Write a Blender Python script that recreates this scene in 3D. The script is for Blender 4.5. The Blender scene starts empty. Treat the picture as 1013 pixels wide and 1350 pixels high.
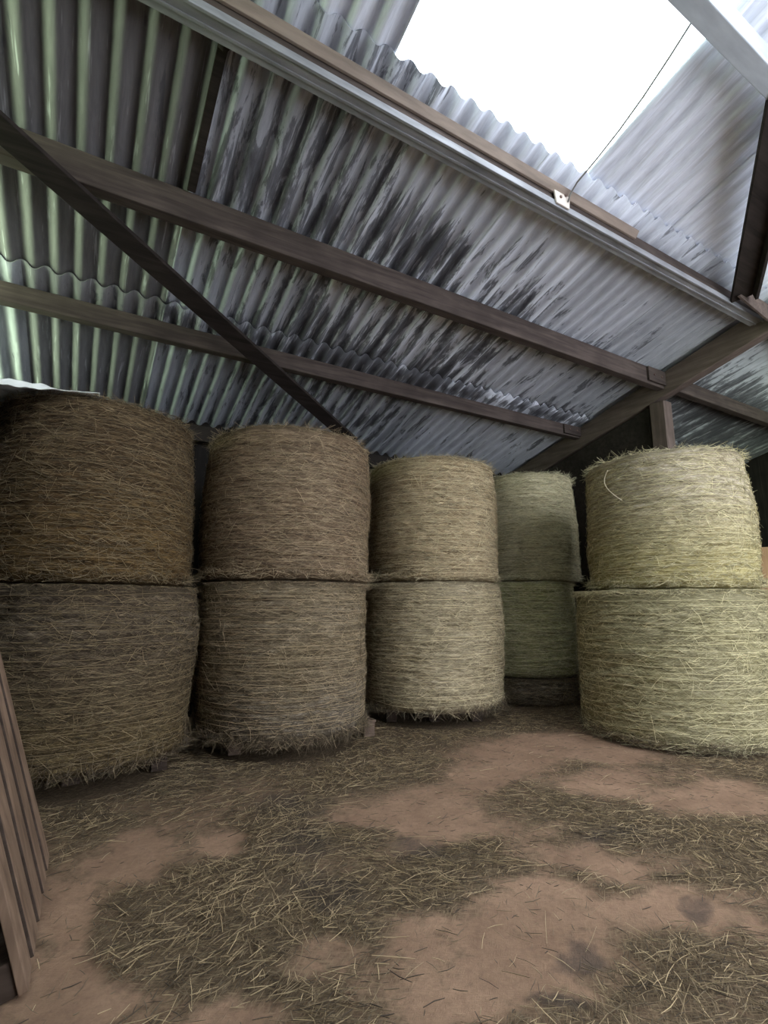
import bpy, math, random
import numpy as np
from mathutils import Vector, Matrix

random.seed(7)
rng = np.random.default_rng(11)
SC = bpy.context.scene
COL = SC.collection
D2R = math.radians

# ------------------------------------------------------------------ helpers
def link_mesh(name, verts, faces, mat=None, parent=None, smooth=False, mats=None, face_mat=None):
    verts = np.asarray(verts, dtype=np.float32).reshape(-1, 3)
    me = bpy.data.meshes.new(name)
    if isinstance(faces, np.ndarray):
        n, k = faces.shape
        me.vertices.add(len(verts)); me.vertices.foreach_set('co', verts.ravel())
        me.loops.add(n * k); me.loops.foreach_set('vertex_index', faces.astype(np.int32).ravel())
        me.polygons.add(n)
        me.polygons.foreach_set('loop_start', np.arange(0, n * k, k, dtype=np.int32))
        me.polygons.foreach_set('loop_total', np.full(n, k, dtype=np.int32))
        me.update(calc_edges=True)
    else:
        me.from_pydata([tuple(v) for v in verts.tolist()], [], faces)
        me.update()
    if smooth:
        me.polygons.foreach_set('use_smooth', np.ones(len(me.polygons), dtype=bool))
    for m in (mats or ([mat] if mat else [])):
        me.materials.append(m)
    if face_mat is not None:
        me.polygons.foreach_set('material_index', np.asarray(face_mat, dtype=np.int32))
    o = bpy.data.objects.new(name, me)
    COL.objects.link(o)
    if parent: o.parent = parent
    return o

def tag(o, label=None, cat=None, group=None, kind=None):
    if label: o['label'] = label
    if cat: o['category'] = cat
    if group: o['group'] = group
    if kind: o['kind'] = kind
    return o

def empty(name, loc=(0, 0, 0), rot=(0, 0, 0)):
    o = bpy.data.objects.new(name, None)
    o.empty_display_size = .1
    COL.objects.link(o); o.location = loc; o.rotation_euler = rot
    return o

def bevel(o, w, seg=2):
    m = o.modifiers.new('bevel', 'BEVEL'); m.width = w; m.segments = seg; m.limit_method = 'ANGLE'
    return o

BOXF = [(0, 3, 2, 1), (4, 5, 6, 7), (0, 1, 5, 4), (1, 2, 6, 5), (2, 3, 7, 6), (3, 0, 4, 7)]
def box_geo(x0, x1, y0, y1, z0, z1):
    return [(x0, y0, z0), (x1, y0, z0), (x1, y1, z0), (x0, y1, z0), (x0, y0, z1), (x1, y0, z1), (x1, y1, z1), (x0, y1, z1)]
def box(name, x0, x1, y0, y1, z0, z1, mat, parent=None, bev=.004):
    o = link_mesh(name, box_geo(x0, x1, y0, y1, z0, z1), BOXF, mat, parent)
    if bev: bevel(o, bev)
    return o

def extrude(name, poly, p0, p1, side, up, mat, parent=None, bev=0):
    """Profile poly [(s,u)] swept from p0 to p1; s along side, u along up."""
    p0, p1, side, up = Vector(p0), Vector(p1), Vector(side), Vector(up)
    n = len(poly)
    v = [p0 + side * s + up * u for s, u in poly] + [p1 + side * s + up * u for s, u in poly]
    f = [(i, (i + 1) % n, n + (i + 1) % n, n + i) for i in range(n)] + [tuple(range(n))[::-1], tuple(range(n, 2 * n))]
    o = link_mesh(name, [tuple(q) for q in v], f, mat, parent)
    me = o.data
    import bmesh
    bm = bmesh.new(); bm.from_mesh(me); bmesh.ops.recalc_face_normals(bm, faces=bm.faces); bm.to_mesh(me); bm.free()
    if bev: bevel(o, bev)
    return o

def tube(name, pts, r, mat, parent=None, seg=8):
    pts = [Vector(p) for p in pts]
    V, F = [], []
    for i, p in enumerate(pts):
        t = (pts[min(i + 1, len(pts) - 1)] - pts[max(i - 1, 0)]).normalized()
        a = t.orthogonal().normalized() if i == 0 else (a - t * a.dot(t)).normalized()
        b = t.cross(a)
        for k in range(seg):
            c = 2 * math.pi * k / seg
            V.append(tuple(p + (a * math.cos(c) + b * math.sin(c)) * r))
    for i in range(len(pts) - 1):
        for k in range(seg):
            k2 = (k + 1) % seg
            F.append((i * seg + k, i * seg + k2, (i + 1) * seg + k2, (i + 1) * seg + k))
    F += [tuple(range(seg))[::-1], tuple(range((len(pts) - 1) * seg, len(pts) * seg))]
    return link_mesh(name, V, F, mat, parent, smooth=True)

class Noise2:
    """tileable value noise"""
    def __init__(s, seed, n=64):
        s.g = np.random.default_rng(seed).random((n, n)); s.n = n
    def __call__(s, x, y):
        xi, yi = np.floor(x).astype(int), np.floor(y).astype(int)
        fx, fy = x - xi, y - yi
        fx, fy = fx * fx * (3 - 2 * fx), fy * fy * (3 - 2 * fy)
        g, n = s.g, s.n
        a, b = g[xi % n, yi % n], g[(xi + 1) % n, yi % n]
        c, d = g[xi % n, (yi + 1) % n], g[(xi + 1) % n, (yi + 1) % n]
        return (a * (1 - fx) + b * fx) * (1 - fy) + (c * (1 - fx) + d * fx) * fy
    def fbm(s, x, y, o=4):
        t, a, w = 0, .5, 0
        for k in range(o):
            t = t + a * s(x * 2 ** k + 7 * k, y * 2 ** k + 3 * k); w += a; a *= .5
        return t / w

def strands(name, P, D, N, L, W, mat, parent=None, bend=.15, rg=rng):
    """thin three-sided bent stalks: P centres, D directions, N surface normals"""
    n = len(P)
    D = D / np.linalg.norm(D, axis=1, keepdims=True)
    S = np.cross(N, D); S /= np.linalg.norm(S, axis=1, keepdims=True) + 1e-9
    B = np.cross(D, S)
    bs, bb = rg.normal(0, bend, n)[:, None] * L[:, None], rg.normal(0, bend * .5, n)[:, None] * L[:, None]
    rings = []
    for t, wk in ((-.5, .7), (0, 1.), (.5, .55)):
        c = P + D * (L * t)[:, None] + (S * bs + B * bb) * (t * t * 2)
        for k in range(3):
            a = 2 * math.pi * k / 3 + .5
            rings.append(c + (S * math.cos(a) + B * math.sin(a)) * (W * wk * .5)[:, None])
    V = np.stack(rings, 1).reshape(-1, 3)
    base = []
    for i in range(2):
        for k in range(3):
            k2 = (k + 1) % 3
            base.append((i * 3 + k, i * 3 + k2, i * 3 + 3 + k2, i * 3 + 3 + k))
    F = (np.arange(n)[:, None, None] * 9 + np.array(base)[None]).reshape(-1, 4)
    return link_mesh(name, V, F, mat, parent)

# ------------------------------------------------------------------ materials
class NT:
    def __init__(s, name):
        s.m = bpy.data.materials.new(name); s.m.use_nodes = True
        s.t = s.m.node_tree; s.t.nodes.clear()
        s.out = s.n('ShaderNodeOutputMaterial')
    def n(s, k, **kw):
        o = s.t.nodes.new(k)
        for a, b in kw.items(): setattr(o, a, b)
        return o
    def put(s, sock, v):
        if hasattr(v, 'is_linked') or isinstance(v, bpy.types.NodeSocket): s.t.links.new(v, sock)
        elif v is not None: sock.default_value = v
    def coord(s, scale=(1, 1, 1), rot=(0, 0, 0), src='Object', attr=None):
        c = s.n('ShaderNodeAttribute', attribute_name=attr).outputs['Vector'] if attr else s.n('ShaderNodeTexCoord').outputs[src]
        if rot != (0, 0, 0):
            m0 = s.n('ShaderNodeMapping'); s.put(m0.inputs['Vector'], c); m0.inputs['Rotation'].default_value = rot; c = m0.outputs[0]
        m = s.n('ShaderNodeMapping'); s.put(m.inputs['Vector'], c); m.inputs['Scale'].default_value = scale
        return m.outputs[0]
    def noise(s, vec, scale=1, detail=4, rough=.55, dist=0):
        o = s.n('ShaderNodeTexNoise'); s.put(o.inputs['Vector'], vec)
        o.inputs['Scale'].default_value = scale; o.inputs['Detail'].default_value = detail
        o.inputs['Roughness'].default_value = rough; o.inputs['Distortion'].default_value = dist
        return o.outputs['Fac']
    def ramp(s, f, stops, interp='LINEAR'):
        o = s.n('ShaderNodeValToRGB'); s.put(o.inputs[0], f); e = o.color_ramp.elements
        o.color_ramp.interpolation = interp
        while len(e) < len(stops): e.new(.5)
        for q, (p, c) in zip(e, stops):
            q.position = p; q.color = (c, c, c, 1) if not isinstance(c, tuple) else (*c, 1)
        return o.outputs[0]
    def math(s, op, a, b=None, clamp=False):
        o = s.n('ShaderNodeMath', operation=op, use_clamp=clamp); s.put(o.inputs[0], a); s.put(o.inputs[1], b)
        return o.outputs[0]
    def mix(s, f, a, b, mode='MIX'):
        o = s.n('ShaderNodeMix', data_type='RGBA', blend_type=mode)
        s.put(o.inputs['Factor'], f)
        for k, v in (('A', a), ('B', b)):
            q = [i for i in o.inputs if i.name == k and i.type == 'RGBA'][0]
            s.put(q, (*v, 1) if isinstance(v, tuple) else v)
        return [i for i in o.outputs if i.type == 'RGBA'][0]
    def bsdf(s, col, rough=.8, bump=None, bs=.3, bd=.01, spec=.3, metal=0):
        p = s.n('ShaderNodeBsdfPrincipled')
        s.put(p.inputs['Base Color'], (*col, 1) if isinstance(col, tuple) else col)
        s.put(p.inputs['Roughness'], rough); p.inputs['Specular IOR Level'].default_value = spec
        p.inputs['Metallic'].default_value = metal
        if bump is not None:
            b = s.n('ShaderNodeBump'); b.inputs['Strength'].default_value = bs; b.inputs['Distance'].default_value = bd
            s.put(b.inputs['Height'], bump); s.t.links.new(b.outputs[0], p.inputs['Normal'])
        s.t.links.new(p.outputs[0], s.out.inputs[0])
        return s.m

def mat_wood(name, dark, light, axis=0, scale=1., rough=.8):
    t = NT(name)
    sc = [14, 14, 14]; sc[axis] = 1.1
    n = t.noise(t.coord(tuple(v * scale for v in sc)), 1.6, 6, .6, .5)
    n2 = t.noise(t.coord((2, 2, 2)), 1.3, 3)
    c = t.ramp(n, [(.3, dark), (.7, light)])
    c = t.mix(t.ramp(n2, [(.35, .0), (.7, .5)]), c, tuple(v * .55 for v in dark))
    return t.bsdf(c, rough, n, .35, .004, .12)

def mat_hay(name, dark, mid, light, patch, patch_amt=.5, grad=None, seed=0.):
    t = NT(name)
    off = seed * 3.7
    def oc(sx, sy, sz):
        v = t.coord((sx, sy, sz)); a = t.n('ShaderNodeVectorMath', operation='ADD'); t.put(a.inputs[0], v)
        a.inputs[1].default_value = (off, off * .7, off * 1.3); return a.outputs[0]
    n1 = t.noise(oc(8, 8, 75), 1, 5, .65, .5)
    n2 = t.noise(t.coord((13, 120, 1), (0, 0, .3 + seed * .03), attr='unwrap'), 1, 3, .6, .9)
    n3 = t.noise(t.coord((13, 110, 1), (0, 0, -.55), attr='unwrap'), 1, 3, .6, 1.)
    n4 = t.noise(t.coord((90, 260, 1), (0, 0, .05), attr='unwrap'), 1, 2, .6)
    f = t.math('ADD', t.math('MULTIPLY', n1, .34), t.math('MULTIPLY', n2, .28))
    f = t.math('ADD', f, t.math('MULTIPLY', n3, .24))
    f = t.math('ADD', f, t.math('MULTIPLY', n4, .14))
    # wrapped rings: net wrap pressing rows into the hay
    w = t.noise(oc(1.2, 1.2, 34), 1, 2, .5, .15)
    f = t.math('ADD', f, t.math('MULTIPLY', t.math('SUBTRACT', w, .5), .13))
    c = t.ramp(f, [(.39, dark), (.50, mid), (.61, light)])
    p = t.noise(oc(1.8, 1.8, 3.2), 1, 4, .6, .6)
    c = t.mix(t.math('MULTIPLY', t.ramp(p, [(.4, 0.), (.66, 1.)]), patch_amt), c, t.mix(.75, c, patch, 'MULTIPLY'))
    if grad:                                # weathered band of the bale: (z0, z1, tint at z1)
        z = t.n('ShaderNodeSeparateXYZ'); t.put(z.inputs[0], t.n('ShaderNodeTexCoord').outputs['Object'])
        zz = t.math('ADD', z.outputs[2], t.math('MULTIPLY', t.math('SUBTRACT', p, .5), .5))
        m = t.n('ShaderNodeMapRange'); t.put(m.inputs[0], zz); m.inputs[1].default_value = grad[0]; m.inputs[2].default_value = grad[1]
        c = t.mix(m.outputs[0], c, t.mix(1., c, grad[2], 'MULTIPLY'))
    return t.bsdf(c, .85, f, .9, .02, .15)

def mat_straw(name, a, b, c):
    t = NT(name)
    g = t.n('ShaderNodeNewGeometry')
    col = t.ramp(g.outputs['Random Per Island'], [(0., a), (.45, b), (.8, c), (1., tuple(min(1, v * 1.25) for v in c))])
    return t.bsdf(col, .6, spec=.3)

def mat_roof():
    t = NT('asbestos_cement_sheet')
    big = t.noise(t.coord((1.0, .55, 1)), 1.1, 4, .6, .4)
    st = t.noise(t.coord((15, 2.0, 1.2)), 1.0, 7, .68, .45)
    st2 = t.noise(t.coord((30, 3.5, 3)), 1.0, 5, .65, .5)
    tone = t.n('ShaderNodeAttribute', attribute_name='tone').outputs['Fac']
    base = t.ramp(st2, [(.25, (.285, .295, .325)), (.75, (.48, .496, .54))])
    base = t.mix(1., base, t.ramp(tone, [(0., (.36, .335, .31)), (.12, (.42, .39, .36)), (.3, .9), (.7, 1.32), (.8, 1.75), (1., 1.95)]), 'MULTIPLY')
    f = t.math('ADD', t.math('MULTIPLY', st, .76), t.math('MULTIPLY', big, .32))
    mould = t.attr_mask(f)  # mould, with next-bay dimness and lap shadow painted in
    c = t.mix(mould, base, t.mix(st2, (.045, .045, .055), (.13, .13, .14)))
    pale = t.noise(t.coord((24, 1.6, 1)), 1.3, 4, .6, .3)
    c = t.mix(t.ramp(pale, [(.6, 0.), (.7, .55)]), c, (.60, .60, .63))
    return t.bsdf(c, .85, st2, .3, .006, .2)

def _mask(s, f):
    a = s.n('ShaderNodeAttribute', attribute_name='mould').outputs['Fac']  # mould together with painted bay dimness and lap shadow
    g = s.math('ADD', f, s.math('MULTIPLY', s.math('SUBTRACT', a, .5), .30))
    return s.ramp(g, [(.565, 0.), (.60, .75), (.70, 1.)])
NT.attr_mask = _mask

def mat_floor():
    t = NT('earth_floor')
    lit = t.n('ShaderNodeAttribute', attribute_name='litter').outputs['Fac']
    muck = t.n('ShaderNodeAttribute', attribute_name='muck').outputs['Fac']
    n = t.noise(t.coord((1, 1, 1)), 3.2, 6, .6, .3)
    fine = t.noise(t.coord((1, 1, 1)), 42, 5, .7)
    earth = t.ramp(n, [(.25, (.21, .130, .084)), (.75, (.39, .252, .165))])
    earth = t.mix(t.ramp(fine, [(.3, .45), (.6, 0.)]), earth, (.15, .085, .06))
    fib = t.noise(t.coord((18, 120, 1), (0, 0, .5)), 1, 4, .65, 1.2)
    fib2 = t.noise(t.coord((20, 130, 1), (0, 0, -.7)), 1, 4, .65, 1.2)
    chaff = t.ramp(t.math('MAXIMUM', fib, fib2), [(.42, (.055, .038, .025)), (.56, (.140, .100, .062)), (.72, (.31, .23, .14))])
    g = t.math('ADD', lit, t.math('MULTIPLY', t.math('SUBTRACT', t.noise(t.coord((1, 1, 1)), 11, 7, .72, .8), .5), 1.9))
    c = t.mix(t.ramp(g, [(.12, 0.), (.5, .6), (.85, 1.)]), earth, chaff)
    mk = t.math('ADD', muck, t.math('MULTIPLY', t.math('SUBTRACT', t.noise(t.coord((1, 1, 1)), 7, 7, .7, 1.), .5), 1.9))
    c = t.mix(t.ramp(mk, [(.45, 0.), (1., .7)]), c, (.062, .05, .043))
    h = t.math('ADD', t.math('MULTIPLY', n, .6), t.math('MULTIPLY', t.math('MAXIMUM', fib, fib2), .5))
    return t.bsdf(c, .92, h, .6, .02, .12)

M = {}
M['purlin'] = mat_wood('weathered_timber', (.045, .034, .030), (.115, .088, .075), 0)
M['rafter'] = mat_wood('rafter_timber', (.085, .062, .053), (.18, .135, .115), 1)
M['post'] = mat_wood('post_timber', (.085, .062, .052), (.18, .135, .112), 2)
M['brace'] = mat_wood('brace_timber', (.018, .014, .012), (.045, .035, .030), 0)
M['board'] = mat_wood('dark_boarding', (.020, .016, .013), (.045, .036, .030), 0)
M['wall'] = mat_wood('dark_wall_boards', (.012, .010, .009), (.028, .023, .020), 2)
M['pallet'] = mat_wood('pallet_timber', (.12, .076, .050), (.28, .185, .125), 2)
M['pallet_x'] = mat_wood('pallet_boards', (.10, .066, .046), (.21, .15, .11), 0)
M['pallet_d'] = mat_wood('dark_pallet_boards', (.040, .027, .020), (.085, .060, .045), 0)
M['tan'] = mat_wood('tan_board', (.30, .18, .09), (.40, .25, .14), 2)
t = NT('fawn_timber'); M['fawn'] = t.bsdf(t.ramp(t.noise(t.coord((1.5, 12, 12)), 2, 5), [(.3, (.17, .13, .105)), (.7, (.30, .235, .19))]), .8)
t = NT('grey_steel'); M['steel'] = t.bsdf(t.ramp(t.noise(t.coord((2, 9, 9)), 2, 5), [(.3, (.20, .20, .21)), (.7, (.34, .34, .35))]), .85, spec=.15)
t = NT('pale_steel'); M['pale'] = t.bsdf(t.ramp(t.noise(t.coord((2, 9, 9)), 2, 4), [(.3, (.40, .43, .47)), (.7, (.52, .56, .60))]), .5, spec=.5)  # skylight haze over the purlin put into this pale blue-grey
t = NT('bracket_metal'); M['bracket'] = t.bsdf((.55, .48, .42), .6)
t = NT('cable'); M['cable'] = t.bsdf((.16, .15, .14), .6)
t = NT('rust_bolt'); M['bolt'] = t.bsdf((.10, .06, .045), .7)
t = NT('twine'); M['twine'] = t.bsdf((.55, .47, .33), .8)
t = NT('plastic_wrap'); M['plastic'] = t.bsdf(t.ramp(t.noise(t.coord((3, 3, 3)), 2, 3), [(.3, (.66, .68, .64)), (.7, (.80, .82, .78))]), .5, spec=.3)
t = NT('clear_roof_sheet')
tr = t.n('ShaderNodeBsdfTransparent'); tr.inputs[0].default_value = (.93, .95, .96, 1)
tl = t.n('ShaderNodeBsdfTranslucent'); tl.inputs[0].default_value = (.85, .87, .88, 1)
mx = t.n('ShaderNodeMixShader'); mx.inputs[0].default_value = .12
t.t.links.new(tr.outputs[0], mx.inputs[1]); t.t.links.new(tl.outputs[0], mx.inputs[2]); t.t.links.new(mx.outputs[0], t.out.inputs[0])
M['clear'] = t.m
M['roof'] = mat_roof()
M['floor'] = mat_floor()
M['straw'] = mat_straw('loose_straw', (.12, .084, .048), (.26, .187, .104), (.52, .395, .23))
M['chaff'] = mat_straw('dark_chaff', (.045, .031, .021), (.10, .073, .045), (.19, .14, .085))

# ------------------------------------------------------------------ the barn shell
SL = math.tan(D2R(14.3)); SA = D2R(14.3)
XL, XR, YF, YB = -1.15, 9.6, -2.6, 5.72
def zr(y): return 3.15 + SL * (5.5 - y)

# floor with litter / muck stains
BARE = [(0.33,2.79,0.15,-0.09,0.02,0.27),(0.65,2.72,0.10,-0.06,0.03,0.13),(0.06,2.46,0.10,-0.06,0.0,0.23),(1.71,2.59,0.39,-0.23,0.26,0.39),(2.36,2.88,0.26,-0.15,0.20,0.24),(3.29,3.08,0.63,-0.37,0.45,0.41),(3.02,2.33,0.25,-0.15,0.25,0.18),(3.41,1.79,0.31,-0.18,0.29,0.14),(1.99,1.34,0.27,-0.16,0.13,0.08),(2.15,1.68,0.33,-0.19,0.12,0.09),(1.40,1.45,0.24,-0.14,0.18,0.18),(1.09,1.43,0.26,-0.15,0.12,0.15),(0.09,1.94,0.15,-0.09,0.0,0.17),(0.46,1.66,0.11,-0.06,0.02,0.08),(0.77,1.69,0.13,-0.07,0.04,0.10),(2.09,1.17,0.09,-0.06,0.10,0.05),(2.12,1.55,0.20,-0.11,0.09,0.06),(1.11,1.62,0.13,-0.08,0.09,0.13),(1.68,1.61,0.15,-0.09,0.08,0.07)]
MUCK = [(1.49,2.17,0.14,-0.08,0.09,0.14),(1.10,2.95,0.22,-0.13,0.09,0.26),(1.02,2.52,0.16,-0.09,0.09,0.22),(2.09,1.24,0.09,-0.05,0.09,0.05),(1.30,1.20,0.11,-0.07,0.05,0.04),(1.52,1.36,0.09,-0.05,0.07,0.06),(0.98,2.08,0.13,-0.08,0.06,0.13),(2.42,1.79,0.19,-0.11,0.12,0.09)]
DENSE = [(0.17,2.25,0.07,-0.04,0.01,0.14),(0.55,1.85,0.1,-0.06,0.02,0.1),(0.36,2.15,0.16,-0.09,0.03,0.22),(0.45,2.5,0.10,-0.06,0.02,0.12),(0.22,1.98,0.08,-0.05,0.01,0.12),(1.25,2.45,0.2,-0.1,0.05,0.12),(1.01,2.82,0.21,-0.12,0.10,0.28),(0.60,2.24,0.31,-0.18,0.07,0.27),(0.70,1.91,0.21,-0.12,0.07,0.20),(1.30,1.89,0.29,-0.17,0.11,0.16),(1.62,1.99,0.27,-0.16,0.11,0.14),(2.32,2.30,0.41,-0.24,0.21,0.20),(2.61,1.68,0.36,-0.21,0.25,0.15),(1.72,1.10,0.18,-0.11,0.20,0.12),(2.48,1.34,0.17,-0.10,0.27,0.13),(1.92,3.14,0.44,-0.26,0.20,0.33),(1.53,1.29,0.11,-0.06,0.06,0.05),(0.18,3.20,0.20,-0.12,0.01,0.31),(3.06,3.94,0.84,-0.49,0.36,0.46),(1.61,1.13,0.12,-0.07,0.12,0.08)]
NF = Noise2(5)
def blob(L, X, Y):
    out = np.zeros_like(X)
    wx = X + .10 * (NF.fbm(X * 5, Y * 5) - .5) * 2; wy = Y + .12 * (NF.fbm(X * 5 + 20, Y * 5 + 9) - .5) * 2
    for cx, cy, ax, ay, bx, by in L:
        det = ax * by - ay * bx; dx, dy = wx - cx, wy - cy
        u, v = (dx * by - dy * bx) / det, (ax * dy - ay * dx) / det
        out = np.maximum(out, np.clip(1.6 - 1.15 * np.sqrt(u * u + v * v), 0, 1))
    return out
def litter(X, Y):
    base = .74 + 1.3 * (NF.fbm(X * 1.9 + 3, Y * 1.9 + 8) - .5) + .25 * np.clip((Y - 3.1) * 1.2, 0, 1)
    return np.clip(base + .35 * blob(DENSE, X, Y) - 0.8 * blob(BARE, X, Y), 0, 1)

nx, ny = 359, 278
gx, gy = np.meshgrid(np.linspace(XL - .1, XR + .1, nx), np.linspace(YF - .1, YB + .1, ny), indexing='ij')
lit = litter(gx, gy); muck = blob(MUCK, gx, gy)
gz = -.012 + .016 * (NF.fbm(gx * 1.3, gy * 1.3) - .5) + .012 * (NF.fbm(gx * 6, gy * 6) - .5) + .008 * lit
idx = np.arange(nx * ny).reshape(nx, ny)
F = np.stack([idx[:-1, :-1], idx[1:, :-1], idx[1:, 1:], idx[:-1, 1:]], -1).reshape(-1, 4)
floor = link_mesh('floor', np.stack([gx, gy, gz], -1), F, M['floor'], smooth=True)
for nm, a in (('litter', lit), ('muck', muck)):
    at = floor.data.attributes.new(nm, 'FLOAT', 'POINT'); at.data.foreach_set('value', a.astype(np.float32).ravel())
tag(floor, kind='structure')

# walls: boarded, the left one stops below the roof and the front one leaves a wide doorway
def boarded(name, p0, p1, z0, z1, n_in, mat, bw=.16, top=None):
    p0, p1 = Vector((*p0, 0)), Vector((*p1, 0)); L = (p1 - p0).length; d = (p1 - p0) / L; n = Vector((*n_in, 0))
    V, F = [], []
    k = int(L / bw)
    for i in range(k + 1):
        a, b = i * bw, min((i + 1) * bw + .001, L)
        if b - a < .02: continue
        th = .022 + .006 * (i % 2)
        zt = (lambda s: z1) if top is None else top
        q = [p0 + d * a, p0 + d * b, p0 + d * b - n * .05, p0 + d * a - n * .05]
        q[0] = q[0] + n * (th - .022); q[1] = q[1] + n * (th - .022)
        s = len(V)
        for z in (0, 1):
            for r in q:
                V.append((r.x, r.y, z0 if z == 0 else zt(r)))
        F += [tuple(s + j for j in f) for f in BOXF]
    return tag(link_mesh(name, V, F, mat), kind='structure')
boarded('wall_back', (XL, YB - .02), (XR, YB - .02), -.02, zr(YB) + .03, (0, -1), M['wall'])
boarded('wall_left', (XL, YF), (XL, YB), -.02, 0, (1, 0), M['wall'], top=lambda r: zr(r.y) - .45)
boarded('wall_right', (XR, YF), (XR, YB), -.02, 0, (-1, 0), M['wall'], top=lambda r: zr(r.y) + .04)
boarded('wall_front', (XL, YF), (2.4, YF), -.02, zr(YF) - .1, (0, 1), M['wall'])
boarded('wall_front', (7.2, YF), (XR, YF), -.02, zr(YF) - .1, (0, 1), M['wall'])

# ceiling: corrugated sheets in three lapped courses, with side laps
PITCH = .146
def sheet_geo(x0, x1, y0, y1, lift, tilt, ncy=14, amp=.024):
    n = int(round((x1 - x0) / PITCH * 12)) + 1
    xs = np.linspace(x0, x1, n); ys = np.linspace(y0, y1, ncy)
    X, Y = np.meshgrid(xs, ys, indexing='ij')
    ph = 2 * math.pi * X / PITCH
    w = np.cos(ph); prof = amp * np.sign(w) * np.abs(w) ** .8
    Z = zr(Y) + lift + tilt * (Y - y0) / (y1 - y0) + prof
    id_ = np.arange(X.size).reshape(X.shape)
    f = np.stack([id_[:-1, :-1], id_[1:, :-1], id_[1:, 1:], id_[:-1, 1:]], -1).reshape(-1, 4)
    return np.stack([X, Y, Z], -1).reshape(-1, 3), f
SHV, SHF, TONE, MOULD = [], [], [], []  # MOULD also holds the painted bay dimness and lap shadow
off = 0
SKY0, SKY1 = 1.215, 2.81
NM = Noise2(23)
def mould_shade_map(x, y):
    m = .42 + .55 * (NM.fbm(x * .8 + 4, y * .8 + 2) - .5)
    m += .50 * np.exp(-((x - 1.9) / .9) ** 2 - ((y - 2.75) / .42) ** 2)
    m += .22 * np.exp(-((x - 2.2) / 1.6) ** 2 - ((y - 3.9) / .8) ** 2)
    m += .16 * np.exp(-((x - .6) / .35) ** 2 - ((y - 3.0) / .5) ** 2)
    m -= .35 * np.exp(-((x - 3.6) / 1.4) ** 2 - ((y - 2.45) / .35) ** 2)
    m -= .30 * (x < .3)
    m -= 1.2 * (y < 1.95)
    m += .45 * (x > 5.64) * np.clip((y - 2.6) / .6, 0, 1)  # dimness of the next bay painted in along with the mould
    m += .45 * np.exp(-((y - 4.2) / .11) ** 2)  # shadow at the sheet lap painted as a dark band
    return np.clip(m, -1, 1)
courses = [(5.80, 4.10, 0.0, .36), (4.24, 1.95, .026, .36), (2.13, -.35, .052, 2.81), (-.20, -2.75, .078, 2.81)]
k = 0
for yl, yu, lift, xg in courses:
    x = xg - 7 * PITCH * 4
    while x < XR:
        x0, x1 = x, x + 7 * PITCH
        x += 7 * PITCH
        a0, a1 = max(x0, XL), min(x1 + .07, XR)
        if a1 - a0 < .02: continue
        if yl == 2.13:
            if a0 >= SKY0 - .01 and a1 <= SKY1 + .1: continue
            if a0 < SKY0 < a1: a1 = SKY0
            if SKY0 < a0 < SKY1: continue
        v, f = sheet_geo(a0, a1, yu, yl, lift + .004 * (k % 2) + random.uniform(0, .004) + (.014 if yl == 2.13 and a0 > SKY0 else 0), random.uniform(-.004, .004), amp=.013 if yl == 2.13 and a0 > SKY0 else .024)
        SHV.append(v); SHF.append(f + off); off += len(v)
        TONE.append(np.full(len(v), random.random() * .4 + (.75 if yl < 3 else 0. if x1 < .5 else .3 if x1 < 2 else .38))); MOULD.append(mould_shade_map(v[:, 0], v[:, 1])); k += 1  # skylight flare above, dimness and dirt at left, put into the tone
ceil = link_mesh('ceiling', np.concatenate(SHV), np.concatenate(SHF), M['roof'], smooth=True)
for nm, a in (('tone', TONE), ('mould', MOULD)):  # mould attribute also carries the painted bay dimness and lap shadow
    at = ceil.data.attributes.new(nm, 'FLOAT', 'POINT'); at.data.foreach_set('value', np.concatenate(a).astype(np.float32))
sm = ceil.modifiers.new('thickness', 'SOLIDIFY'); sm.thickness = .007; sm.offset = 0
tag(ceil, kind='structure')
# skylight: two clear corrugated sheets in the same course
wroot = empty('window_1', ((SKY0 + SKY1) / 2, 1.0, zr(1.0))); tag(wroot, kind='structure')
for a, b, dz in ((SKY0 - .03, 2.06, .053), (2.0, SKY1 + .0, .060)):
    v, f = sheet_geo(a, b, -.35, 2.11, dz, 0)
    v = v - np.array(wroot.location)
    o = link_mesh('clear_sheet', v, f, M['clear'], wroot, smooth=True)
    q = o.modifiers.new('thickness', 'SOLIDIFY'); q.thickness = .002

# ------------------------------------------------------------------ roof timbers
TIL = (0, math.cos(SA), -math.sin(SA)); NDN = (0, -math.sin(SA), -math.cos(SA))
def purlin(y, x0, x1, h, w, mat, label, drop=.026, cleat=True):
    r = empty('roof_purlin', ((x0 + x1) / 2, y, zr(y) - drop - h))
    tag(r, label, 'purlin', 'purlins under the corrugated roof')
    o = Vector(r.location)
    p0 = Vector((x0, y, zr(y) - drop)) - o; p1 = Vector((x1, y, zr(y) - drop)) - o
    extrude('beam', [(0, 0), (w, 0), (w, -h), (0, -h)], p0, p1, (0, 1, 0), (0, 0, 1), mat, r, .006)
    if cleat:
        c0 = Vector((x1 - .32, y - .028, zr(y) - drop - .012)) - o; c1 = Vector((x1 - .002, y - .028, zr(y) - drop - .012)) - o
        extrude('splice_plate', [(0, 0), (.027, 0), (.027, -h * .8), (0, -h * .8)], c0, c1, (0, 1, 0), (0, 0, 1), mat, r, .004)
        for q in (.08, .22):
            c = Vector((x1 - q, y - .032, zr(y) - drop - h * .45)) - o
            tube('bolt', [c, c + Vector((0, .006, 0))], .014, M['bolt'], r, 6)
    return r
RX0, RX1 = 5.52, 5.64
purlin(4.28, XL + .05, RX0 - .005, .155, .085, M['purlin'], 'lowest brown timber purlin, running just above the bales to the dark rafter')
purlin(3.10, XL + .05, RX0 - .005, .205, .09, M['purlin'], 'middle brown timber purlin crossing the roof from left edge to the post')
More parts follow.
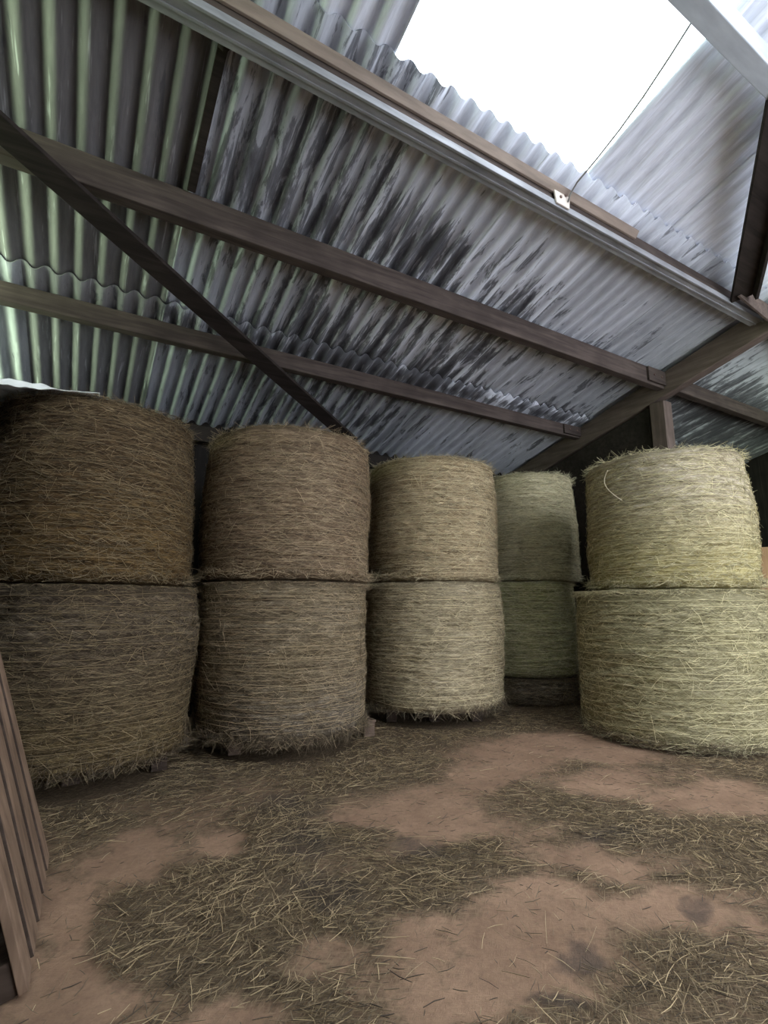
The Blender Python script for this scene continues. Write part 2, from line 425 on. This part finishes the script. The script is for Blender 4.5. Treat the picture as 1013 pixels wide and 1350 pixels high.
purlin(3.10, RX1 + .005, XR - .06, .17, .09, M['purlin'], 'short brown purlin right of the post, running off into the dark bay', cleat=False)
r = purlin(.96, XL + .05, XR - .06, .16, .11, M['pale'], 'pale grey purlin crossing the top right corner under the skylight', cleat=False)

# steel edged purlin along the lower end of the skylight
y = 2.09
r = empty('roof_purlin', (3.5, y, zr(y) - .22)); tag(r, 'grey steel-edged purlin along the lower edge of the skylight', 'purlin', 'purlins under the corrugated roof')
o = Vector(r.location); za = zr(y) - .026
A, B = Vector((XL + .05, y, za)) - o, Vector((XR - .06, y, za)) - o
extrude('timber', [(0, 0), (.085, 0), (.085, -.125), (0, -.125)], A, B, (0, 1, 0), (0, 0, 1), M['purlin'], r, .004)
extrude('steel_channel', [(-.012, -.10), (-.004, -.10), (-.004, -.127), (.012, -.127), (.012, -.133), (.035, -.133), (.035, -.127), (.062, -.127), (.062, -.133), (.10, -.133), (.10, -.10), (.108, -.10), (.108, -.142), (-.012, -.142)],
        A, B, (0, 1, 0), (0, 0, 1), M['steel'], r, .002)
extrude('channel_lip', [(-.016, -.142), (.0, -.142), (.0, -.152), (-.016, -.152)], A, B, (0, 1, 0), (0, 0, 1), M['steel'], r, .002)
extrude('channel_lip', [(.05, -.142), (.066, -.142), (.066, -.150), (.05, -.150)], A, B, (0, 1, 0), (0, 0, 1), M['steel'], r, .002)
extrude('fawn_fillet', [(-.055, -.004), (-.003, -.004), (-.003, -.05), (-.02, -.05)], A, Vector((3.5, y, za)) - o, (0, 1, 0), (0, 0, 1), M['fawn'], r, .002)  # warm light on the timber top put into the fawn colour of this strip

# wall plate under the eave
pl = box('wall_plate', XL + .03, XR - .05, YB - .16, YB - .03, zr(YB) - .24, zr(YB) - .07, M['board'])
tag(pl, 'dark timber wall plate under the eave behind the bales', 'beam')

# rafter, post and dark partition at the frame between the two bays
ra = empty('roof_rafter', (5.58, 3.2, zr(3.2) - .33)); tag(ra, 'thick brown sloping rafter meeting the post at the right', 'rafter')
o = Vector(ra.location)
P0, P1 = Vector((RX0, YB - .17, zr(YB - .17) - .03)) - o, Vector((RX0, -2.4, zr(-2.4) - .03)) - o
extrude('beam', [(0, 0), (RX1 - RX0, 0), (RX1 - RX0, -.27), (0, -.27)], P0, P1, (1, 0, 0), (0, 0, 1), M['rafter'], ra, .008)
g0 = Vector((RX0 - .006, 3.36, zr(3.3) - .30)) - o
po = empty('timber_post', (5.60, 3.22, 0)); tag(po, 'square brown timber post standing behind the right hand bales', 'post')
box('shaft', -.09, .06, -.10, .08, -.005, zr(3.22) - .325, M['post'], po, .008)
box('side_strip', .062, .13, -.06, .05, -.005, zr(3.22) - .325, M['post'], po, .006)
box('front_plate', -.105, -.092, -.10, .06, 2.4, zr(3.22) - .34, M['post'], po, .003)
pt = link_mesh('board_partition', [(5.55, 3.33, .0), (5.55, YB - .18, .0), (5.55, YB - .18, zr(YB - .18) - .315), (5.55, 3.33, zr(3.33) - .315),
                                   (5.60, 3.33, .0), (5.60, YB - .18, .0), (5.60, YB - .18, zr(YB - .18) - .315), (5.60, 3.33, zr(3.33) - .315)],
               [(0, 1, 2, 3)[::-1], (4, 5, 6, 7), (0, 1, 5, 4), (1, 2, 6, 5), (2, 3, 7, 6), (3, 0, 4, 7)], M['board'])
tag(pt, 'dark brown board partition under the rafter left of the post', 'partition')

# diagonal wind braces lying under the purlins
def brace(p0, p1, drop, w, flange, label, mat):
    a = Vector((p0[0], p0[1], zr(p0[1]) - drop)); b = Vector((p1[0], p1[1], zr(p1[1]) - drop))
    r = empty('wind_brace', (a + b) / 2); tag(r, label, 'brace', 'diagonal wind braces')
    d = (b - a).normalized(); up = -Vector(NDN); s = d.cross(up).normalized()
    if s.y > 0: s = -s
    o = Vector(r.location)
    extrude('plank', [(-w / 2, 0), (w / 2, 0), (w / 2, -.035), (-w / 2, -.035)], a - o, b - o, s, up, mat, r, .004)
    if flange:
        extrude('flange', [(w / 2 + .002, .01), (w / 2 + .03, .01), (w / 2 + .03, -.035 - flange), (w / 2 + .002, -.035 - flange)], a - o, b - o, s, up, mat, r, .003)
    return r
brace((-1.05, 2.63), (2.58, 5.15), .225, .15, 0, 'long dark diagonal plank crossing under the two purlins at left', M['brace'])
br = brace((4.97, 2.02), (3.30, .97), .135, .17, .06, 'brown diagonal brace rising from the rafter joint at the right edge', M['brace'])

o = Vector(br.location)
g = [(4.86, 1.98, zr(2.0) - .19), (RX0 + .01, 1.98, zr(2.0) - .30), (RX0 + .01, 1.98, zr(2.0) - .10), (5.02, 1.98, zr(2.0) - .09)]
bevel(link_mesh('gusset_plate', [tuple(Vector(p) - o) for p in g] + [tuple(Vector((p[0], p[1] + .02, p[2])) - o) for p in g],
      [(0, 1, 2, 3), (7, 6, 5, 4), (0, 4, 5, 1), (1, 5, 6, 2), (2, 6, 7, 3), (3, 7, 4, 0)], M['rafter'], br), .003)

# batten hanging along a sheet joint at the upper left
bt = empty('joint_batten', (.37, 2.6, zr(2.6) - .06)); tag(bt, 'dark batten under the roof sheet joint, upper left below steel purlin', 'batten')
o = Vector(bt.location)
extrude('strip', [(-.026, 0), (.026, 0), (.026, -.02), (-.026, -.02)], Vector((.37, 3.08, zr(3.08) - .028)) - o, Vector((.37, 2.2, zr(2.2) - .028)) - o, (1, 0, 0), (0, 0, 1), M['brace'], bt, .003)
q = Vector((.37, 2.235, zr(2.235) - .05)) - o
tube('bolt_head', [q, q + Vector((0, 0, -.03))], .032, M['brace'], bt, 8)

# cable over the skylight with its bracket
bk = empty('metal_bracket', (2.66, 2.07, zr(2.05) - .11)); tag(bk, 'pale metal bracket fixed on the steel-edged purlin below the skylight', 'bracket')
bk.scale = (1.35, 1, 1.3)
bevel(link_mesh('plate', [(-.05, -.008, -.045), (.045, -.008, -.045), (.055, -.008, .055), (-.02, -.008, .075), (-.065, -.008, .03),
                    (-.05, .006, -.045), (.045, .006, -.045), (.055, .006, .055), (-.02, .006, .075), (-.065, .006, .03)],
          [(0, 1, 2, 3, 4), (9, 8, 7, 6, 5), (0, 5, 6, 1), (1, 6, 7, 2), (2, 7, 8, 3), (3, 8, 9, 4), (4, 9, 5, 0)], M['bracket'], bk), .003)
for dx, dz in ((-.02, .0), (.018, .025)):
    tube('bolt', [(dx, -.014, dz), (dx, .0, dz)], .009, M['bolt'], bk, 6)
cb = tube('hanging_cable', [(2.70, 2.055, zr(2.05) - .125), (2.705, 2.04, zr(2.0) - .09), (2.70, 1.97, zr(1.97) - .055)] +
          [(2.70 - .15 * s, 1.97 - .93 * s, zr(1.97 - .93 * s) - .055 - .05 * math.sin(math.pi * s)) for s in (.2, .4, .6, .8, 1)], .006, M['cable'])
tag(cb, 'thin dark cable stretched up across the bright skylight', 'cable')

# ------------------------------------------------------------------ round hay bales
def hay_bale(label, c, r, z0, z1, mat, straw, seed, r_top=None, r_bot=None, squash=.0, bulge=.02, n_st=5200, group='round hay bales in stacks', fringe=900, corner=.065, ext=0., shag=0., tw=.031):
    rg = np.random.default_rng(seed); nz = Noise2(seed + 100); h = z1 - z0
    root = empty('round_hay_bale', (c[0], c[1], z0)); tag(root, label, 'hay bale', group)
    rt, rb = r_top or r, r_bot or r
    nth, ns = 220, 110
    th = np.linspace(0, 2 * math.pi, nth, endpoint=False)
    # profile from bottom centre to top centre
    prof = []
    cr = corner
    for q in np.linspace(.05, 1, 10): prof.append(((rb - cr) * q, 0., 0.))
    for q in np.linspace(.1, 1, 8):
        a = q * math.pi / 2; prof.append((rb - cr + cr * math.sin(a), cr - cr * math.cos(a), math.sin(a)))
    for q in np.linspace(0, 1, ns)[1:-1]: prof.append((rb + (rt - rb) * q + bulge * math.sin(math.pi * q), cr + (h - 2 * cr) * q, 1.))
    for q in np.linspace(0, .9, 8):
        a = q * math.pi / 2; prof.append((rt - cr + cr * math.cos(a), h - cr + cr * math.sin(a), math.cos(a)))
    for q in np.linspace(1, .05, 10): prof.append(((rt - cr) * q, h, 0.))
    pr = np.array(prof); R, Zp, K = pr[:, 0:1], pr[:, 1:2], pr[:, 2:3]
    T = th[None, :]
    C2, S2 = np.cos(T), np.sin(T)
    lump = nz.fbm(3 + 1.3 * C2 + 0 * Zp, 3 + 1.3 * S2 + Zp * 1.6, 3) - .5
    warp = .015 * (nz.fbm(5 + 1.2 * C2 + 0 * Zp, 9 + 1.2 * S2 + 0 * Zp, 2) - .5)
    ring = nz.fbm(20 + (Zp + warp) * 24, 2 + .5 * C2 + .4 * S2, 3) - .5
    fine = nz.fbm(8 + 9 * C2 + 30 * Zp, 8 + 9 * S2 + 41 * Zp, 3) - .5
    disp = K * (.075 * lump + .011 * ring + .026 * fine)
    topb = .05 * (nz.fbm(30 + R * C2 * 3, 30 + R * S2 * 3, 3) - .5) * (1 - K) * (Zp > h / 2)
    RR = R + disp
    X, Y, Z = RR * C2, RR * S2, Zp + topb + 0 * T
    npf = len(pr)
    V = np.stack([X, Y, Z], -1).reshape(-1, 3)
    idx = np.arange(npf * nth).reshape(npf, nth); nxt = np.roll(idx, -1, 1)
    F = np.stack([idx[:-1], nxt[:-1], nxt[1:], idx[1:]], -1).reshape(-1, 4)
    body = link_mesh('bale_body', V, F, mat, root, smooth=True)
    import bmesh
    bm = bmesh.new(); bm.from_mesh(body.data); bm.verts.ensure_lookup_table()
    bm.faces.new([bm.verts[i] for i in range(nth)][::-1]); bm.faces.new([bm.verts[(npf - 1) * nth + i] for i in range(nth)])
    bm.to_mesh(body.data); bm.free()
    # unwrap attribute (arc length, height) for the fibres; seam at the back
    tt = (T - math.pi * 1.5 + math.pi) % (2 * math.pi) - math.pi     # 0 faces the camera side (-y)
    U = np.stack([tt * r + 0 * Zp, Z + (1 - K) * R, 0 * Z + seed], -1).reshape(-1, 3).astype(np.float32)
    at = body.data.attributes.new('unwrap', 'FLOAT_VECTOR', 'POINT'); at.data.foreach_set('vector', U.ravel())
    # stalks lying on the face of the bale
    def surf(tv, zv):
        i = np.clip(np.searchsorted(pr[18:-18, 1], zv) + 18, 18, npf - 19)
        j = (np.round(tv / (2 * math.pi) * nth).astype(int)) % nth
        return RR[i, j]
    face = math.atan2(-c[1], -c[0])
    n = n_st
    tv = face + rg.uniform(-1.9, 1.9, n); zv = rg.uniform(.02, h - .02, n)
    rs = surf(tv, zv) + rg.uniform(-.002, .006, n)
    Nn = np.stack([np.cos(tv), np.sin(tv), 0 * tv], -1); Tg = np.stack([-np.sin(tv), np.cos(tv), 0 * tv], -1)
    lowz = np.clip((.1 - zv) / .1, 0, 1) + np.clip((zv - h + .1) / .1, 0, 1)
    P = Nn * (rs - .06 * lowz ** 2)[:, None]; P[:, 2] = zv
    til = rg.normal(0, .28, n); wild = rg.random(n) < .25
    til[wild] = rg.uniform(-1.5, 1.5, wild.sum())
    Dd = Tg * np.cos(til)[:, None] + np.array([0, 0, 1.]) * np.sin(til)[:, None] + Nn * rg.normal(0, .05, n)[:, None]
    L = np.minimum(rg.gamma(2.6, .03, n) + .015, .26); W = rg.uniform(.0016, .0042, n)
    m = fringe; t2 = face + rg.uniform(-1.9, 1.9, 2 * m); top = np.arange(2 * m) < m
    N2 = np.stack([np.cos(t2), np.sin(t2), 0 * t2], -1); T2 = np.stack([-np.sin(t2), np.cos(t2), 0 * t2], -1)
    z2 = np.where(top, h - rg.uniform(-.004, .05, 2 * m), rg.uniform(.012, .05 + corner * .5, 2 * m))
    r2 = np.where(top, rt, rb) - np.where(top, rg.uniform(-.012, .09, 2 * m), rg.uniform(-.035, .05, 2 * m))
    P2 = N2 * r2[:, None]; P2[:, 2] = z2
    D2 = T2 * rg.normal(0, .9, 2 * m)[:, None] + N2 * rg.normal(.25, .5, 2 * m)[:, None] + np.array([0, 0, 1.]) * np.where(top, rg.normal(.05, .30, 2 * m), rg.normal(-.1, .35, 2 * m))[:, None]
    L2 = np.minimum(rg.gamma(3., .027, 2 * m) + .02, .2); W2 = rg.uniform(.0018, .0038, 2 * m)
    if shag:
        k = ~top & (rg.random(2 * m) < .7); D2[k, 2] = -np.abs(rg.normal(.8, .5, k.sum())); L2[k] *= 1.2; P2[k, 2] -= .03
    Pz = P2[:, 2] + shag - np.abs(D2[:, 2] / np.linalg.norm(D2, axis=1)) * L2 / 2
    P2[:, 2] = np.where(Pz < .004, P2[:, 2] + (.004 - Pz), P2[:, 2])
    st = strands('loose_hay', np.concatenate([P, P2]), np.concatenate([Dd, D2]), np.concatenate([Nn, N2]), np.concatenate([L, L2]), np.concatenate([W, W2]), straw, root, .18, rg)
    tag(st, kind='stuff')
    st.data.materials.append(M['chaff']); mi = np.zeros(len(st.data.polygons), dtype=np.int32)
    if z0 < .6: mi[(n + m) * 6:] = (rg.random(m) < .7).repeat(6)  # shade at the bale base painted as darker stalks on the bottom rim
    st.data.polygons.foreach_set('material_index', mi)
    cz = np.empty(len(st.data.vertices) * 3, dtype=np.float32); st.data.vertices.foreach_get('co', cz)
    cz = cz.reshape(-1, 3); cz[:, 2] = np.clip(cz[:, 2], .001 - shag, h + ext - .001); st.data.vertices.foreach_set('co', cz.ravel())
    # twine wrapped round the bale in many close turns
    turns = max(4, int(h / tw)); a = np.linspace(0, turns * 2 * math.pi, turns * 90)
    zz = .06 + (h - .12) * a / a[-1] + .012 * np.sin(a * 1.31) + .006 * np.sin(a * 4.7)
    rr = surf(a % (2 * math.pi), zz) + .0012 + .004 * (nz.fbm(a * 1.1, a * .37) - .45) * 2; ww = .0024
    q = np.arange(3) * 2 * math.pi / 3
    V = np.stack([(rr[:, None] + ww * np.cos(q)) * np.cos(a)[:, None], (rr[:, None] + ww * np.cos(q)) * np.sin(a)[:, None], zz[:, None] + ww * np.sin(q)], -1).reshape(-1, 3)
    i0 = np.arange(len(a) - 1)[:, None] * 3; k0 = np.arange(3)[None]; k1 = (k0 + 1) % 3
    F = np.stack([i0 + k0, i0 + k1, i0 + 3 + k1, i0 + 3 + k0], -1).reshape(-1, 4)
    if h < .4: return root
    link_mesh('twine_wrap', V, F, M['twine_' + straw.name.split('_')[1]], root)
    return root

H = {}
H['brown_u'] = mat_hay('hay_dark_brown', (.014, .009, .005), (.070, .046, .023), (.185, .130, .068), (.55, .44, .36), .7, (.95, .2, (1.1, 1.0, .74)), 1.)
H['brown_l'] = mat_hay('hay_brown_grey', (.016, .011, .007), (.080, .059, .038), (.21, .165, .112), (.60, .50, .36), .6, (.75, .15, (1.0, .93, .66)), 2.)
H['tan_u'] = mat_hay('hay_tan', (.034, .022, .014), (.145, .100, .060), (.33, .242, .152), (.72, .60, .52), .6, None, 3.)
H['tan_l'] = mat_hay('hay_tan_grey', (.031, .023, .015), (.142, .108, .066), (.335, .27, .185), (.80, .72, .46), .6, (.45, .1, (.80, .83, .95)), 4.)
H['gold_u'] = mat_hay('hay_golden_tan', (.07, .048, .026), (.28, .21, .12), (.54, .43, .27), (.8, .72, .60), .5, None, 5.)
H['gold_l'] = mat_hay('hay_golden_grey', (.06, .046, .027), (.26, .208, .128), (.52, .44, .30), (.78, .72, .56), .5, None, 6.)
H['green_u'] = mat_hay('hay_green_grey', (.15, .120, .070), (.50, .435, .27), (.76, .68, .47), (.85, .85, .66), .5, None, 7.)
H['green_l'] = mat_hay('hay_green', (.12, .105, .052), (.44, .41, .21), (.70, .65, .40), (.85, .9, .62), .5, None, 8.)
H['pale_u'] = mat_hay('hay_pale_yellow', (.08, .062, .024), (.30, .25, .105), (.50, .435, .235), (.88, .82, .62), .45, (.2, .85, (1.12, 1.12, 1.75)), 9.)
H['pale_l'] = mat_hay('hay_pale_green', (.052, .042, .022), (.24, .208, .112), (.46, .41, .258), (.80, .78, .55), .5, None, 10.)
def sc3(v, k): return tuple(x * k for x in v)
ST = {}
for k, b in (('brown', (.18, .132, .072)), ('tan', (.30, .225, .135)), ('gold', (.47, .39, .24)), ('green', (.60, .54, .35)), ('pale', (.50, .44, .26))):
    t = NT('twine_' + k); M['twine_' + k] = t.bsdf(sc3(b, 1.35), .7, spec=.2)
    ST[k] = mat_straw('stalks_' + k, sc3(b, .35), sc3(b, .8), sc3(b, 1.45))

hay_bale('dark brown hay bale on top of the leftmost stack', (0.02, 4.26), .675, 1.25, 2.455, H['brown_u'], ST['brown'], 1, ext=.06, tw=.05, r_top=.645)
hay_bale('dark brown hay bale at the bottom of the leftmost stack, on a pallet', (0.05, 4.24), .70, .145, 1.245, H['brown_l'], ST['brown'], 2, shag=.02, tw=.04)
hay_bale('tan brown upright hay bale on top of the second stack from the left', (1.53, 4.31), .725, 1.30, 2.51, H['tan_u'], ST['tan'], 3, ext=.06, tw=.04, r_top=.70, r_bot=.715)
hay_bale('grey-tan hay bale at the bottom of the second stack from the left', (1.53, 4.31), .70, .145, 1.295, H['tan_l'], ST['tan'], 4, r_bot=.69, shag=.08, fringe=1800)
hay_bale('golden tan hay bale on top of the middle stack', (3.21, 4.46), .665, 1.335, 2.56, H['gold_u'], ST['gold'], 5, ext=.06)
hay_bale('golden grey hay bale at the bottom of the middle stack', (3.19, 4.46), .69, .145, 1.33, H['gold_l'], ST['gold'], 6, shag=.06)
hay_bale('pale green hay bale on top, set back between middle and right stacks', (4.93, 4.74), .60, 1.385, 2.70, H['green_u'], ST['green'], 7, ext=.06)
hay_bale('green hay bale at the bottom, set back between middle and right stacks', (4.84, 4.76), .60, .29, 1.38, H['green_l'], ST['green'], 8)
hay_bale('pale yellow hay bale on top of the rightmost stack', (4.70, 2.76), .68, 1.245, 2.43, H['pale_u'], ST['pale'], 9, ext=.06, r_top=.665, r_bot=.70)
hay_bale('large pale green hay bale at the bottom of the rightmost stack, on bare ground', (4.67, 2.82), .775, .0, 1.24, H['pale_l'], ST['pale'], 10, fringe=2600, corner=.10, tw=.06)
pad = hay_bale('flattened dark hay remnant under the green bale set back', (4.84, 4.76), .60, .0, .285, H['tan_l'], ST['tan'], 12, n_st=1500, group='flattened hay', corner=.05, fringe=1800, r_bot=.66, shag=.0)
pad['category'] = 'hay'; pad.name = 'flattened_hay'

# twine loop hanging loose on the rightmost top bale
fa = math.atan2(-2.76, -4.70)
pts = []
for s in np.linspace(0, 1, 14):
    a = fa - .62 + .16 * s - .14 * math.sin(math.pi * s); zz = 2.31 - .30 * s + .02 * math.sin(math.pi * s)
    pts.append((4.70 + .715 * math.cos(a), 2.76 + .715 * math.sin(a), zz))
tag(tube('loose_twine', pts, .004, M['twine'], seg=6), 'loose loop of pale twine hanging on the rightmost top bale', 'twine')

# pale plastic sheet lying over the leftmost top bale
NPn = Noise2(77)
px, py = np.meshgrid(np.linspace(-.75, -.02, 50), np.linspace(3.60, 4.6, 60), indexing='ij')
fade = np.clip((-px - .02) / .45, 0, 1)
edge = .10 * (NPn.fbm(px * 4, 0 * px + 3) - .5)
pz = 2.462 + .055 * NPn.fbm(px * 9, py * 7, 4) * (.15 + fade) - .075 * np.clip((3.70 - py) / .08, 0, 1) * fade
py2 = py + .5 * edge
I = np.arange(px.size).reshape(px.shape)
pf = np.stack([I[:-1, :-1], I[1:, :-1], I[1:, 1:], I[:-1, 1:]], -1).reshape(-1, 4)
ps = link_mesh('plastic_sheet', np.stack([px, py2, pz], -1), pf, M['plastic'], smooth=True)
ps.modifiers.new('thickness', 'SOLIDIFY').thickness = .003
tag(ps, 'crumpled pale plastic sheet lying over the leftmost top bale', 'plastic sheet')

# ------------------------------------------------------------------ pallets
def pallet(label, loc, rot, w=1.15, d=1.0, h=.135, mat=None, group='wooden pallets under the bales', n=7, blocks=True):
    mat = mat or M['pallet_d']
    r = empty('wooden_pallet', loc, rot); tag(r, label, 'pallet', group)
    bw = d / n * .84
    for i in range(n):
        yc = -d / 2 + bw / 2 + (d - bw) * i / (n - 1)
        box('deck_board', -w / 2, w / 2, yc - bw / 2, yc + bw / 2, h - .022, h, mat, r, .003)
    for x in (-w / 2 + .06, 0, w / 2 - .06):
        box('stringer', x - .05, x + .05, -d / 2, d / 2, h - .044, h - .0225, mat, r, .003)
        for yy in (-d / 2 + .07, 0, d / 2 - .07):
            box('block', x - .05, x + .05, yy - .065, yy + .065, .0225, h - .0445, mat, r, .004)
        box('bottom_board', x - .05, x + .05, -d / 2, d / 2, .0, .022, mat, r, .003)
    return r
pallet('wooden pallet under the leftmost stack of dark bales', (.02, 4.44, .003), (0, 0, .04), d=.95)
pallet('wooden pallet under the second stack, its corner showing at right', (1.68, 4.50, .003), (0, 0, -.05), w=1.25, d=.85, mat=M['pallet_x'])
pallet('wooden pallet under the middle stack of golden bales', (3.24, 4.60, .003), (0, 0, -.5), w=.95, d=.85)

# upright pallet leaning at the left edge
lp = empty('wooden_pallet', (-.030, 2.0, .002), (0, 0, 0))
tag(lp, 'upright slatted pallet leaning away at the left edge, seen end-on', 'pallet')
lean = D2R(17)
LX, LZ = Vector((math.cos(lean), 0, math.sin(lean))), Vector((-math.sin(lean), 0, math.cos(lean)))   # face normal, up the slats
def lb(name, s0, s1, y0, y1, z0, z1, mat=M['pallet']):
    v = []
    for zz in (z0, z1):
        for (s, yy) in ((s0, y0), (s1, y0), (s1, y1), (s0, y1)):
            p = LX * s + LZ * zz + Vector((0, yy, 0)); v.append(tuple(p))
    return bevel(link_mesh(name, v, BOXF, mat, lp), .003)
yy = 0.0
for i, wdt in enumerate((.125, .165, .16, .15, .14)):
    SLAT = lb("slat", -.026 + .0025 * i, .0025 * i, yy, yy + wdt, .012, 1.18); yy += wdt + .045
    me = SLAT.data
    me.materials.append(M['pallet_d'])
    for q in ((2, 4) if i else (4,)): me.polygons[q].material_index = 1  # shadow lines between the slats painted as darker edge faces
D_ = yy - .045
for z in (.012, .55, 1.06):
    lb('stringer', -.118, -.0225, .01, D_ - .01, z, z + .10, M['pallet_d'])  # shade inside the pallet put into darker stringers and back slats
for a in (0, .36, D_ - .12):
    lb('back_slat', -.14, -.1185, a, a + .12, .012, 1.18, M['pallet_d'])

# post behind the pallet that it leans on (just outside the frame)
sp = box('timber_post', -.66, -.54, 2.3, 2.42, -.005, 2.5, M['post'], None, .006)
tag(sp, 'square timber post behind the upright leaning pallet', 'post')

# tan board standing at the far right
tb = box('tan_board', -.5, .5, -.02, .02, 0, 1.74, M['tan'], None, .004)
tb.location = (6.45, 2.78, 0.0); tb.rotation_euler = (0, 0, -1.0)
tag(tb, 'tan wooden board standing at the right edge behind the bale', 'board')

# ------------------------------------------------------------------ loose straw on the floor
def scatter(name, n, mat, lmin, lmul, wlo, whi, power, seed, thr, label, zlift=.010, base_w=.03):
    rg = np.random.default_rng(seed)
    X = rg.uniform(-.9, 7.5, n * 6); Y = rg.uniform(.3, 5.3, n * 6)
    w = np.clip((litter(X, Y) - thr) / (1 - thr), 0, 1) ** power * np.clip(1.6 - .18 * np.hypot(X, Y), .35, 1)
    w = w * (.35 + 1.3 * NF.fbm(X * 5 + 40, Y * 5 + 11)) + base_w
    keep = rg.random(n * 6) < w
    X, Y = X[keep][:n], Y[keep][:n]; m = len(X)
    flow = (NF.fbm(X * 1.4 + 13, Y * 1.4 + 5) - .5) * 5 + .1
    out = (np.hypot(X - 4.67, Y - 2.82) > .80) & (np.hypot(X - 4.84, Y - 4.76) > .68) & (np.hypot(X - .05, Y - 4.24) > .62) & (np.hypot(X - 1.53, Y - 4.31) > .62) & (np.hypot(X - 3.2, Y - 4.46) > .62)
    X, Y, flow = X[out], Y[out], flow[out]; m = len(X)
    ang = flow + rg.normal(0, .75, m)
    P = np.stack([X, Y, rg.uniform(.000, zlift, m) + .006 * litter(X, Y)], -1)
    D = np.stack([np.cos(ang), np.sin(ang), rg.normal(0, .06, m)], -1)
    N = np.tile(np.array([0, 0, 1.]), (m, 1))
    L = lmin + rg.gamma(2.2, lmul, m); L = np.minimum(L, .28)
    W = rg.uniform(wlo, whi, m)
    o = strands(name, P, D, N, L, W, mat, None, .08, rg)
    return tag(o, label, 'straw', None, 'stuff')
scatter('loose_straw', 38000, M['straw'], .015, .023, .0013, .0034, 1.4, 51, .30, 'loose yellow straw scattered over the earth floor')
scatter('dark_chaff', 45000, M['chaff'], .012, .013, .0016, .004, 1.0, 52, .28, 'dark trodden chaff matted on the earth floor', .004, .07)

# ------------------------------------------------------------------ light: overcast sky through the skylight, the doorway and the open gable
W = bpy.data.worlds.new('overcast_sky'); SC.world = W; W.use_nodes = True
nt = W.node_tree; nt.nodes.clear()
def wn(k, **kw):
    q = nt.nodes.new(k)
    for a, b in kw.items(): setattr(q, a, b)
    return q
tc = wn('ShaderNodeTexCoord'); sx = wn('ShaderNodeSeparateXYZ'); nt.links.new(tc.outputs['Generated'], sx.inputs[0])
def wramp(sock, stops):
    r = wn('ShaderNodeValToRGB'); e = r.color_ramp.elements
    while len(e) < len(stops): e.new(.5)
    for q, (p, c) in zip(e, stops): q.position = p; q.color = (*c, 1)
    nt.links.new(sock, r.inputs[0]); return r.outputs[0]
mz = wn('ShaderNodeMapRange'); mz.inputs[1].default_value = -1; mz.inputs[2].default_value = 1; nt.links.new(sx.outputs[2], mz.inputs[0])
front = wramp(mz.outputs[0], [(.0, (.59, .625, .70)), (.47, (.63, .665, .74)), (.53, (.76, .82, .94)), (1., (.90, .95, 1.))])
green = wramp(mz.outputs[0], [(.0, (.60, .78, .50)), (.44, (1.35, 1.75, 1.15)), (.50, (1.25, 1.65, 1.1)), (.54, (.22, .28, .16)), (.70, (.20, .25, .16)), (.80, (.86, .92, .95)), (1., (.90, .95, 1.))])
ml = wn('ShaderNodeMapRange'); ml.inputs[1].default_value = -.25; ml.inputs[2].default_value = -.75; nt.links.new(sx.outputs[0], ml.inputs[0])
mxw = wn('ShaderNodeMix', data_type='RGBA')
nt.links.new(ml.outputs[0], mxw.inputs['Factor'])
ca = [i for i in mxw.inputs if i.type == 'RGBA']
nt.links.new(front, ca[0]); nt.links.new(green, ca[1])
bg = wn('ShaderNodeBackground'); bg.inputs[1].default_value = 4.6
nt.links.new([i for i in mxw.outputs if i.type == 'RGBA'][0], bg.inputs[0])
ow = wn('ShaderNodeOutputWorld'); nt.links.new(bg.outputs[0], ow.inputs[0])

# ------------------------------------------------------------------ camera
cam = bpy.data.cameras.new('camera'); co = bpy.data.objects.new('camera', cam); COL.objects.link(co)
cam.sensor_fit = 'HORIZONTAL'; cam.sensor_width = 36.; cam.lens = 36. * 671 / 1013; cam.clip_start = .05
co.location = (0, 0, 1.13)
co.rotation_euler = (math.pi / 2 + math.atan(120 / 671), 0, -D2R(30.3))
SC.camera = co
SC.view_settings.view_transform = 'Standard'; SC.view_settings.look = 'None'
SC.view_settings.gamma = 1; SC.view_settings.use_curve_mapping = False
SC.view_settings.exposure = 0.95
SC.cycles.max_bounces = 10; SC.cycles.diffuse_bounces = 6; SC.cycles.transparent_max_bounces = 12
